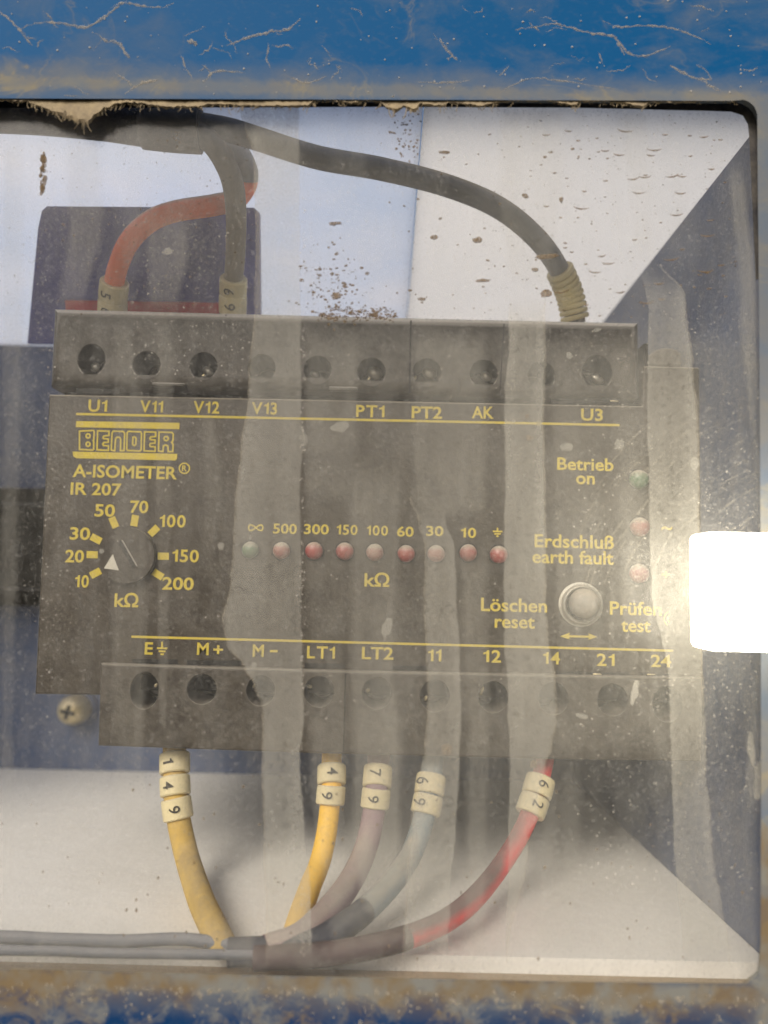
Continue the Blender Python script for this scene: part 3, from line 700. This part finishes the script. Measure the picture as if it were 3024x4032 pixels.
# ================================================================== CABLES
def wire(name, label, pts, rpx, mat, cat='wire', group=None, n=10, jitter=0):
    """pts: (pixel x, pixel y, distance plane); one mesh under an Empty at its end"""
    q = [P(*p) for p in pts]; t = thing(name, q[0], label, cat, group)
    path = catmull(q, n); m0 = pts[len(pts) // 2]; r = rpx * unit(*m0)
    rng = random.Random(len(label))
    rad = [r * (1 + rng.gauss(0, jitter)) for _ in path] if jitter else r
    bm = BM(); tube(bm, path, rad, 18); obj('insulation', bm, M[mat], t)
    t['group'] = group or ('cables inside the window' if cat == 'cable' else 'wires above the meter' if pts[-1][1] < 1500 else 'wires below the meter')
    PATHS[t.name] = path
    return t, path, r
def proj(p):
    v = RM.transposed() @ (p - CAM)
    return 1512 - FPX * v.x / v.z, 2016 + FPX * v.y / v.z
PATHS = {}
def sleeve(parent, p0, p1, rpx, txt, Y0_, Y1_, tilt=0, scale=1.0, mat='sleeve', size=42):
    """a cream marker ring from pixel p0 to p1 with a sideways character that follows its round front"""
    def onpath(y):
        q = PATHS[parent.name]
        for i in range(len(q) - 1):
            y0, y1 = proj(q[i])[1], proj(q[i + 1])[1]
            if y0 <= y <= y1 and y > 560: return q[i].lerp(q[i + 1], (y - y0) / max(1e-6, y1 - y0))
        return P(*p0, Y0_)
    a_, b_ = onpath(p0[1]), onpath(p1[1]); u = (b_ - a_).length / max(1, math.dist(proj(a_), proj(b_)))
    u = unit(*p0, a_.y); r = rpx * u; ax = (b_ - a_).normalized(); L = (b_ - a_).length
    k = .08 * r
    path = [a_, a_ + ax * k, a_ + ax * L * .33, a_ + ax * L * .66, b_ - ax * k, b_]
    bm = BM(); tube(bm, path, [r * .93, r, r * 1.01, r * 1.01, r, r * .93], 28); s_ = obj('marker_sleeve', bm, M[mat], parent)
    if txt:
        g = glyphs(txt, .005); xs = [v.co.x for v in g.verts]; ys = [v.co.y for v in g.verts]
        cx, cy = (min(xs) + max(xs)) / 2, (min(ys) + max(ys)) / 2; sz = size * u / .69 * scale
        c = (a_ + b_) / 2; nrm = Vector((0, -1, 0)) - ax * -ax.y; nrm.normalize(); side = ax.cross(nrm); side = side if side.x > 0 else -side
        for v in g.verts:
            du, dv = (v.co.y - cy) * sz, (v.co.x - cx) * sz     # letter tops point to the side, reading runs down
            du += tilt * u
            q = c + side * du + ax * dv + nrm * (math.sqrt(max(1e-9, (r * 1.01) ** 2 - du * du)) + .00018)
            v.co = q
        obj('printed_digit', g, M['ink'], s_, False)
    return s_
# thick black cable along the top left, its end wrapped with grey tape
t, path, r = wire('cable', 'thick black cable along the window top ending in grey tape', [(-2200, 400, .009), (-900, 395, .0085), (-300, 432, .0085), (100, 446, .0085), (400, 472, .0085), (600, 500, .0088), (795, 512, .009)], 78, 'black_cable', 'cable')
bm = BM(); tube(bm, catmull([P(565, 494, .0087), P(680, 506, .0088), P(790, 513, .009)], 8), 88 * unit(700, 500, .009), 22); obj('tape_wrap', bm, M['tape'], t)
bm = BM(); rng = random.Random(2)
for k in range(30):
    bmesh.ops.create_icosphere(bm, subdivisions=1, radius=rng.uniform(.0001, .0003), matrix=Matrix.Translation(P(700 + rng.gauss(0, 12), 515 + rng.gauss(0, 28), .0062)) @ Matrix.Diagonal((1, .4, 1, 1)))
o = obj('mud_spots', bm, M['mud'], t, False)
# three wires out of it
tU3, _, _ = wire('wire', 'long dark grey wire arching from the black cable to terminal U3', [(780, 490, .0092), (900, 512, .0096), (1010, 545, .011), (1250, 620, .0135), (1500, 665, .016), (1750, 728, .019), (1950, 810, .022), (2090, 915, .026), (2180, 1025, .030), (2240, 1150, .034), (2268, 1275, .036)], 43, 'dark_wire')
for k in range(9):
    f0, f1 = k / 9, (k + .86) / 9
    p0 = (2212 + (2272 - 2212) * f0, 1062 + (1262 - 1062) * f0); p1 = (2212 + (2272 - 2212) * f1, 1062 + (1262 - 1062) * f1)
    sleeve(tU3, p0, p1, 55, None, .0305 + .005 * f0, .0305 + .005 * f1, mat='sleeve')
tB, _, _ = wire('wire', 'grey dusty wire hanging straight down into terminal V12', [(780, 520, .0088), (835, 565, .0088), (885, 640, .010), (918, 730, .014), (930, 850, .019), (927, 1000, .026), (918, 1130, .032), (916, 1290, .036)], 41, 'grey_wire')
sleeve(tB, (919, 1094), (917, 1158), 54, '6', .0305, .033); sleeve(tB, (917, 1160), (915, 1235), 54, '9', .033, .0355)
tA, _, _ = wire('wire', 'orange red wire with dusty back bending left into terminal U1', [(800, 530, .011), (880, 560, .014), (940, 610, .018), (970, 670, .0205), (971, 728, .0218), (925, 785, .021), (840, 808, .020), (690, 832, .021), (590, 872, .022), (510, 950, .024), (465, 1050, .028), (446, 1150, .032), (442, 1290, .036)], 41, 'red_wire')
bm = BM(); tube(bm, catmull([P(800, 530, .011), P(880, 560, .014), P(940, 610, .018), P(970, 670, .0205), P(971, 712, .0215)], 8), 47 * unit(900, 600, .016), 18); obj('dark_sheath', bm, M['dark_wire'], tA)
sleeve(tA, (444, 1108), (442, 1178), 56, '5', .0305, .033); sleeve(tA, (442, 1180), (440, 1240), 56, '6', .033, .0355)
# lower wires
YW = .032
tE, _, _ = wire('wire', 'thick beige wire with three sleeves below terminal E', [(686, 2880, .036), (688, 2990, .034), (690, 3120, YW), (706, 3240, .031), (738, 3380, .029), (790, 3540, .018), (835, 3640, .0115), (868, 3708, .0084), (884, 3745, .0080)], 47, 'beige_wire')
sleeve(tE, (688, 2966), (686, 3046), 58, '1', .034, .0335, -8); sleeve(tE, (683, 3056), (684, 3134), 58, '4', .0335, .033, -10); sleeve(tE, (687, 3142), (696, 3226), 58, '9', .033, .032, 6)
tY, _, _ = wire('wire', 'bright yellow wire with two sleeves below terminal LT1', [(1308, 2900, .036), (1306, 2990, .034), (1306, 3080, YW), (1298, 3180, .031), (1284, 3290, .029), (1258, 3400, .026), (1222, 3490, .0210), (1190, 3580, .0150), (1165, 3660, .0100), (1140, 3740, .0075)], 42, 'yellow_wire')
sleeve(tY, (1310, 3014), (1310, 3090), 56, '4', .033, .0325, 8); sleeve(tY, (1308, 3093), (1304, 3168), 56, '9', .0325, .0315, -12)
tM, _, rM = wire('wire', 'mauve wire with two sleeves below terminal LT2', [(1496, 2900, .036), (1490, 3000, .034), (1484, 3090, YW), (1472, 3200, .031), (1440, 3340, .028), (1380, 3470, .021), (1290, 3590, .013), (1180, 3690, .008), (1050, 3740, .006)], 46, 'mauve_wire')
sleeve(tM, (1490, 3018), (1484, 3100), 56, '7', .033, .0325, -10); sleeve(tM, (1482, 3104), (1472, 3182), 56, '9', .0325, .0315, -10)
tBl, _, rBl = wire('wire', 'blue grey wire with two sleeves below terminal 11', [(1712, 2900, .036), (1704, 3000, .034), (1694, 3090, YW), (1670, 3220, .030), (1620, 3360, .027), (1540, 3480, .020), (1430, 3590, .013), (1330, 3662, .0088), (1230, 3716, .007), (1080, 3742, .0062), (900, 3750, .006)], 46, 'blue_wire')
sleeve(tBl, (1702, 3052), (1692, 3128), 58, '6', .033, .0325, -36); sleeve(tBl, (1690, 3132), (1676, 3206), 58, '9', .0325, .0315, -36)
tR, _, rR = wire('wire', 'bright red wire with two sleeves curving left below terminal 14', [(2160, 2900, .036), (2142, 3010, .034), (2118, 3110, YW), (2080, 3220, .030), (2030, 3320, .028), (1950, 3440, .025), (1860, 3545, .016), (1760, 3622, .0115), (1650, 3674, .0085), (1530, 3712, .0065), (1400, 3740, .0055), (1250, 3760, .005), (1000, 3772, .0047)], 41, 'crimson_wire')
sleeve(tR, (2134, 3062), (2112, 3134), 58, '6', .033, .0325, 0); sleeve(tR, (2110, 3138), (2086, 3208), 58, '2', .0325, .0315, 0)
# loose cables lying along the sill
def shaded_section(t, mat, x0, x1, r, mn=1.03):  # darker lengths of wire: their shade is put into the colour
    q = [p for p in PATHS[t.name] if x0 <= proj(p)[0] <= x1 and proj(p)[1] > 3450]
    bm = BM(); tube(bm, q, [r * min(mn, .90 + .04 * i) for i in range(len(q))], 18); obj('shaded_section', bm, M[mat], t)
shaded_section(tR, 'shaded_red_wire', 800, 1640, rR); shaded_section(tBl, 'shaded_blue_wire', 700, 1470, rBl)
wire('cable', 'thin grey cable along the sill at lower left meeting the foot of the beige wire', [(-1800, 3680, .0085), (-200, 3686, .0082), (200, 3698, .008), (480, 3705, .0078), (720, 3698, .0080), (900, 3720, .007), (1100, 3735, .0065)], 24, 'slate', 'cable')
wire('cable', 'thinnest grey cable at lower left, lowest of the two on the sill', [(-1800, 3735, .0050), (0, 3742, .0050), (400, 3752, .0048), (800, 3758, .0046), (1000, 3758, .0046), (1250, 3768, .0044)], 19, 'slate', 'cable')

# dark blue card behind the wires
ct, cb = .0262, .050
card = thing('card', P(560, 1350, cb), 'dark blue card with a red lower stripe standing behind the wires', 'card')
_a, _b, _c = P(185, 812, ct), P(1000, 818, ct), P(600, 1357, cb)
_n = (_b - _a).cross(_c - _a)
def cardpt(x, y):                             # where the line of sight meets the leaning card
    v = P(x, y, 0) - CAM; return CAM + v * ((_a - CAM).dot(_n) / v.dot(_n))
bm = BM(); ol = [(185, 812), (1000, 818), (1022, 838), (1028, 1362), (108, 1352), (150, 900), (165, 830)]
fr_ = [bm.verts.new(cardpt(*p)) for p in ol]; bk = [bm.verts.new(cardpt(*p) + Vector((0, .0012, .0002))) for p in ol]
bm.faces.new(fr_[::-1]); bm.faces.new(bk)
for i in range(len(ol)): bm.faces.new((fr_[i - 1], fr_[i], bk[i], bk[i - 1]))
bmesh.ops.recalc_face_normals(bm, faces=bm.faces)
obj('card_sheet', bm, M['card'], card, False)
bm = BM(); sheet(bm, [cardpt(x, y) + Vector((0, -.0003, 0)) for x, y in ((258, 1184), (862, 1194), (864, 1240), (262, 1230))]); obj('red_stripe', bm, M['red_strip'], card, False)

# ================================================================== THE PANE
pane = thing('window_pane', P(1512, 3850, YPF), 'dusty clear plastic window pane streaked with dried runs in front of the meter', 'window pane')
bm = BM()
a0, a1 = P(-2350, 290, YPF), P(3110, 3960, YPF)
v = [bm.verts.new(p) for p in [(a0.x, YPF, a1.z), (a1.x, YPF, a1.z), (a1.x, YPF, a0.z), (a0.x, YPF, a0.z)]]; f = bm.faces.new(v)
b = [bm.verts.new((x.co.x, YPB, x.co.z)) for x in v]
bm.faces.new(b[::-1])
for i in range(4): bm.faces.new((v[i - 1], b[i - 1], b[i], v[i]))
bmesh.ops.recalc_face_normals(bm, faces=bm.faces)
for f in bm.faces: f.material_index = 0 if abs(f.calc_center_median().y - YPF) < 1e-6 else 1
sheet_o = obj('clear_sheet', bm, [M['pane'], M['clear']], pane, False)
# dried runs: left and right borders as lists of pixel points
run_no = [0]
def run(left, right, mat, rim=False, jit=1.1):
    rng = random.Random(100 + run_no[0]); run_no[0] += 1; Y = YPF - .00006 - .00004 * (run_no[0] % 11)
    def dens(pts):
        out = []
        for (x0, y0), (x1, y1) in zip(pts, pts[1:]):
            k = max(1, int(abs(y1 - y0) / 16))
            for i in range(k):
                t = i / k; t2 = t * t * (3 - 2 * t) if k > 2 else t
                out.append((x0 + (x1 - x0) * t2, y0 + (y1 - y0) * t))
        out.append(pts[-1]); wob = 0; res = []
        for x, y in out:
            wob = wob * .7 + rng.gauss(0, jit); res.append((x + wob, y))
        return res
    L, Rr = dens(left), dens(right)
    ys = sorted({round(y) for _, y in L} | {round(y) for _, y in Rr})
    def at(pts, y):
        for (x0, y0), (x1, y1) in zip(pts, pts[1:]):
            if y0 <= y <= y1: return x0 + (x1 - x0) * (y - y0) / max(1e-6, y1 - y0)
        return pts[0][0] if y < pts[0][1] else pts[-1][0]
    y_lo, y_hi = max(L[0][1], Rr[0][1]), min(L[-1][1], Rr[-1][1])
    bm = BM(); fl = bm.verts.layers.float.new('fade'); rows = []
    soft = {'L': (1, 0), 'R': (0, 1)}.get(rim, (0, 0)); crisp = mat == 'film_heavy'
    for y in ys:
        if y < y_lo - 1 or y > y_hi + 1: continue
        x0, x1 = at(L, y), max(at(L, y) + 1, at(Rr, y)); wd = x1 - x0
        e = min(1, max(0, (y - y_lo) / (150 if y_lo > 450 else 1)), max(0, (y_hi - y) / 90)); e = e * e * (3 - 2 * e)
        d = min(14 if crisp else 30, wd * .3)
        row = []
        for x, f_ in ((x0, .0), (x0 + d * (.5 if crisp else 1), 1), ((x0 + x1) / 2, .88), (x1 - d * (.5 if crisp else 1), 1), (x1, .0)):
            v_ = bm.verts.new(P(x, y, Y)); v_[fl] = f_ * e; row.append(v_)
        rows.append(row)
    for A, B in zip(rows, rows[1:]):
        for i in range(4): bm.faces.new((A[i], A[i + 1], B[i + 1], B[i]))
    o = obj('dust_run', bm, M[mat], pane, False)
    if rim:
        bm = BM(); side = L if rim == 'L' else Rr
        ribbon(bm, [p for p in side], 6, Y - .00003); obj('run_rim', bm, M['film_edge'], o, False)
    return o
S = run
S([(945, 405), (1000, 640), (1010, 900), (1005, 1230), (984, 1475), (980, 1565), (952, 1750), (930, 1975), (920, 2110), (911, 2295), (880, 2440), (893, 2537), (957, 2619), (1003, 2700), (1036, 2783), (1030, 2950), (1040, 3300), (1050, 3800)],
  [(1180, 405), (1185, 1230), (1189, 1656), (1217, 1738), (1194, 1783), (1185, 1930), (1188, 2200), (1190, 2494), (1194, 2628), (1199, 2837), (1186, 2992), (1203, 3300), (1226, 3464), (1232, 3800)], 'film_heavy', 'L')
S([(2000, 1150), (1998, 1350), (1982, 1570), (1986, 1840), (1981, 2300), (1983, 2540), (1995, 2764), (2004, 2950), (2000, 3300), (1990, 3790)],
  [(2145, 1150), (2146, 1470), (2141, 1655), (2145, 1930), (2146, 2385), (2152, 2490), (2187, 2673), (2191, 2810), (2168, 2947), (2140, 3020), (2120, 3200), (2080, 3300), (1998, 3790)], 'film_heavy', 'R')
S([(1614, 1960), (1649, 2048), (1676, 2157), (1671, 2385), (1678, 2537), (1690, 2760), (1676, 2947), (1648, 3084), (1622, 3220), (1600, 3500), (1590, 3790)],
  [(1700, 1960), (1760, 2048), (1795, 2157), (1800, 2385), (1812, 2537), (1818, 2760), (1808, 3040), (1795, 3300), (1776, 3500), (1768, 3790)], 'film_heavy', 'L')
S([(1625, 1262), (1622, 1500), (1616, 1960), (1640, 2060)], [(1920, 1262), (1925, 1500), (1925, 1800), (1925, 2000), (1930, 2060)], 'film_mid')
S([(1810, 2150), (1815, 2500), (1830, 2900), (1828, 3300), (1815, 3790)], [(1925, 2150), (1930, 2500), (1935, 2900), (1925, 3300), (1915, 3790)], 'film_mid')
S([(2523, 1040), (2550, 1230), (2545, 1560), (2552, 1900), (2560, 2300), (2630, 2680), (2638, 2950), (2651, 3300), (2690, 3790)],
  [(2600, 1040), (2697, 1160), (2728, 1470), (2745, 1650), (2748, 1900), (2748, 2300), (2766, 2680), (2776, 2950), (2800, 3300), (2872, 3790)], 'film_heavy', 'R')
S([(440, 1215), (435, 1700), (430, 2300), (435, 3300)], [(520, 1215), (580, 1700), (585, 2300), (580, 3300)], 'film_thin')
S([(605, 1215), (600, 1500), (610, 1750), (620, 2900)], [(690, 1215), (690, 1500), (690, 1750), (660, 2900)], 'film_thin')
S([(560, 800), (570, 1000), (585, 1240)], [(760, 800), (750, 1000), (705, 1240)], 'film_mid')
S([(1271, 2500), (1275, 2900), (1262, 3300), (1268, 3560)], [(1367, 2500), (1370, 2900), (1360, 3300), (1330, 3560)], 'film_thin')
S([(1372, 1800), (1370, 2200), (1372, 2600), (1380, 2900), (1375, 3300), (1400, 3520)], [(1590, 1800), (1585, 2050), (1560, 2600), (1590, 2900), (1585, 3300), (1560, 3520)], 'film_mid')
S([(1420, 3280), (1400, 3480), (1425, 3580), (1490, 3650)], [(1640, 3280), (1660, 3480), (1630, 3580), (1530, 3650)], 'film_mid', 'R')
S([(1190, 1262), (1190, 1600), (1195, 2000)], [(1420, 1262), (1415, 1600), (1380, 2000)], 'film_thin')
S([(0, 500), (0, 1500), (0, 2900), (0, 3790)], [(110, 500), (95, 1500), (60, 2900), (30, 3790)], 'film_thin')
S([(2860, 600), (2900, 1200), (2960, 1900), (2960, 2600), (2925, 3200)], [(2930, 600), (2990, 1200), (3030, 1900), (3030, 2600), (3020, 3200)], 'film_mid')
S([(1960, 430), (1950, 700), (1990, 1150)], [(2230, 430), (2230, 600), (2180, 1150)], 'film_thin'); S([(2440, 440), (2480, 900), (2500, 1040)], [(2560, 440), (2580, 900), (2590, 1040)], 'film_thin')
S([(230, 420), (260, 900), (210, 1240)], [(400, 490), (420, 900), (330, 1240)], 'film_thin')
S([(780, 1560), (800, 1900), (770, 2300)], [(840, 1560), (880, 1900), (850, 2300)], 'film_thin')
S([(2145, 3000), (2120, 3400), (2090, 3790)], [(2290, 3000), (2300, 3400), (2260, 3790)], 'film_thin')
S([(1200, 1250), (1195, 1900), (1200, 2600), (1210, 3000), (1300, 3780)], [(2980, 1250), (2985, 1900), (2985, 2600), (2980, 3000), (2980, 3780)], 'film_thin')
S([(2160, 1300), (2160, 1900), (2190, 2600), (2170, 3000)], [(2560, 1300), (2570, 1900), (2620, 2600), (2640, 3000)], 'film_thin')
S([(-300, 3700), (-300, 3850)], [(3000, 3700), (3010, 3870)], 'film_mid')

S([(-200, 3560), (-200, 3810)], [(1010, 3560), (1010, 3820)], 'film_mid')
# flecks of mud and dried drops
def blob(bm, x, y, rx, rz, th, rng, Y=YPF):
    u = unit(x, y, Y)
    m_ = Matrix.Translation(P(x, y, Y - .00002)) @ Matrix.Rotation(rng.uniform(-.4, .4), 4, 'Y') @ Matrix.Diagonal((rx * u, th, rz * u, 1))
    r_ = bmesh.ops.create_icosphere(bm, subdivisions=2 if rx > 7 else 1, radius=1, matrix=m_)
    for v in r_['verts']: v.co.x += rng.gauss(0, rx * u * .16); v.co.z += rng.gauss(0, rz * u * .16)
rng = random.Random(21); bm = BM()
for k in range(150): blob(bm, rng.gauss(1310, 70), rng.gauss(1120, 80), rng.uniform(2, 8), rng.uniform(1.5, 6), .00008, rng)
for k in range(60): blob(bm, rng.gauss(1600, 25), rng.uniform(420, 640), rng.uniform(2, 7), rng.uniform(2, 6), .00008, rng)
for k in range(60): blob(bm, rng.uniform(1400, 2350), rng.uniform(560, 1245), rng.uniform(2, 8), rng.uniform(2, 5), .00008, rng)
for k in range(40): blob(bm, rng.gauss(170, 4), rng.uniform(600, 760), rng.uniform(3, 9), rng.uniform(4, 16), .00008, rng)
for k in range(220): blob(bm, rng.uniform(1250, 1560), rng.gauss(1235, 14), rng.uniform(2, 9), rng.uniform(1.5, 5), .00008, rng)
for x, y, rx, rz in ((2155, 1010, 46, 8), (2150, 1155, 22, 18), (1750, 600, 22, 6), (1880, 945, 18, 12), (1710, 935, 14, 10), (2107, 1062, 14, 8), (1900, 1105, 28, 7), (2068, 772, 14, 9), (2210, 785, 8, 10), (1545, 522, 18, 4), (1660, 1178, 16, 7), (1320, 880, 26, 7), (1325, 1165, 20, 14), (2100, 3010, 14, 14), (1760, 2950, 22, 22), (2085, 1725, 16, 12), (2075, 1640, 8, 9)): blob(bm, x, y, rx, rz, .00012, rng)
for k in range(260): blob(bm, rng.uniform(1900, 2900), rng.uniform(450, 1250), rng.uniform(1, 4) * rng.choice((1, 1, 2)), rng.uniform(1, 3), .00005, rng)
for k in range(200): blob(bm, rng.uniform(0, 1000), rng.uniform(520, 1250), rng.uniform(1, 4), rng.uniform(1, 4), .00005, rng)
for k in range(110): blob(bm, rng.uniform(0, 3000), rng.uniform(3050, 3780), rng.uniform(2, 6), rng.uniform(2, 9), .00006, rng)
o = obj('mud_flecks', bm, M['fleck'], pane, False); o['kind'] = 'stuff'
bm = BM()
for k in range(70):                           # dried drop rims: small crescents
    x, y = rng.uniform(2130, 2860), rng.uniform(450, 1200)
    if x > 2950 - .786 * (y - 520) - 30 and rng.random() < .3: continue
    r_ = rng.choice((rng.uniform(5, 14), rng.uniform(10, 22), rng.uniform(20, 42))); a0_ = rng.uniform(10, 50); pts = [P(x + r_ * math.cos(t), y + r_ * .5 * math.sin(t), YPF - .00003) for t in [R(a0_ + i * 14) for i in range(9)]]
    tube(bm, pts, [.00003 + .00008 * math.sin(math.pi * i / 8) for i in range(9)], 5, True, .5)
o = obj('drop_rims', bm, M['fleck'], pane); o['kind'] = 'stuff'
bm = BM()
def grit(n, fx, fy, r0, r1):
    for k in range(n):
        x, y = fx(), fy(); r_ = rng.uniform(r0, r1)
        m_ = Matrix.Translation(P(x, y, YPF - .00004)) @ Matrix.Rotation(rng.uniform(0, 3), 4, 'Y') @ Matrix.Diagonal((1, .5, rng.uniform(.6, 1.6), 1))
        bmesh.ops.create_icosphere(bm, subdivisions=1, radius=r_, matrix=m_)
U = rng.uniform
grit(1500, lambda: U(0, 3020), lambda: U(1200, 3050), .00002, .00007); grit(1100, lambda: U(2250, 3010), lambda: U(1250, 3500), .00002, .00009)
grit(150, lambda: rng.gauss(150, 70), lambda: U(900, 2900), .00002, .00008); grit(80, lambda: rng.gauss(185, 12), lambda: U(1250, 2700), .00002, .00010)
grit(500, lambda: rng.gauss(2860, 120), lambda: rng.gauss(2300, 320), .00002, .00008); grit(220, lambda: rng.gauss(1192, 5), lambda: U(400, 3780), .00003, .00009)
grit(250, lambda: U(450, 1020), lambda: U(850, 1500), .00002, .00009)
o = obj('pale_grit', bm, M['speck'], pane, False); o['kind'] = 'stuff'
bm = BM()
for x, y, rx, rz in ((2230, 1760, 30, 14), (2440, 1750, 20, 22), (2735, 1825, 16, 26), (2500, 2730, 12, 50), (2290, 2820, 22, 9), (2350, 1300, 18, 6), (2240, 1400, 10, 14), (1525, 2470, 20, 40), (870, 2150, 12, 14), (400, 2170, 10, 10), (2960, 2950, 14, 60), (2985, 3070, 16, 70), (1000, 2620, 12, 12), (660, 990, 18, 12), (1340, 1680, 34, 22)): blob(bm, x, y, rx, rz, .00005, rng)
o = obj('pale_smears', bm, M['smear'], pane, False)
# scratches that circle the glare
bm = BM()
for k in range(190):
    cx0, cy0 = 3300 + rng.gauss(0, 60), 2600 + rng.gauss(0, 60); rad_ = rng.uniform(420, 1150); a0_ = rng.uniform(195, 262); da = rng.uniform(2, 14)
    pts = [(cx0 + rad_ * math.cos(R(a0_ + da * i / 6)), cy0 + rad_ * math.sin(R(a0_ + da * i / 6))) for i in range(7)]
    if min(p[1] for p in pts) < 1500 or max(p[0] for p in pts) > 3010: continue
    ribbon(bm, pts, rng.uniform(1.2, 3), YPF - .00025)
o = obj('scratches', bm, M['film_edge'], pane, False); o['kind'] = 'stuff'

# ================================================================== glowing block added in place of a reflected glare at the right edge
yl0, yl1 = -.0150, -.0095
lt = thing('glare_block', P(2920, 2330, yl0), 'added glowing block for the reflected glare at the right edge of the window', 'lamp')  # filed under 'lamp', but no lamp hangs here
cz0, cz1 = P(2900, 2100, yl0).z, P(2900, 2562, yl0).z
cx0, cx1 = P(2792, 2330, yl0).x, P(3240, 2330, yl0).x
bm = BM(); box(bm, (cx0, yl0, cz1), (cx1, yl1, cz0), .0006, 3); obj('glow_block', bm, M['lamp'], lt)  # 'lamp' material is only the glow standing in for the reflected glare
bm = BM(); box(bm, (cx1 - .004, yl1 - .001, cz1 + .004), (cx1 + .002, -.0021, cz0 - .004), .0003, 2); obj('added_bracket', bm, M['steel'], lt)  # added only to join the glowing block to the frame
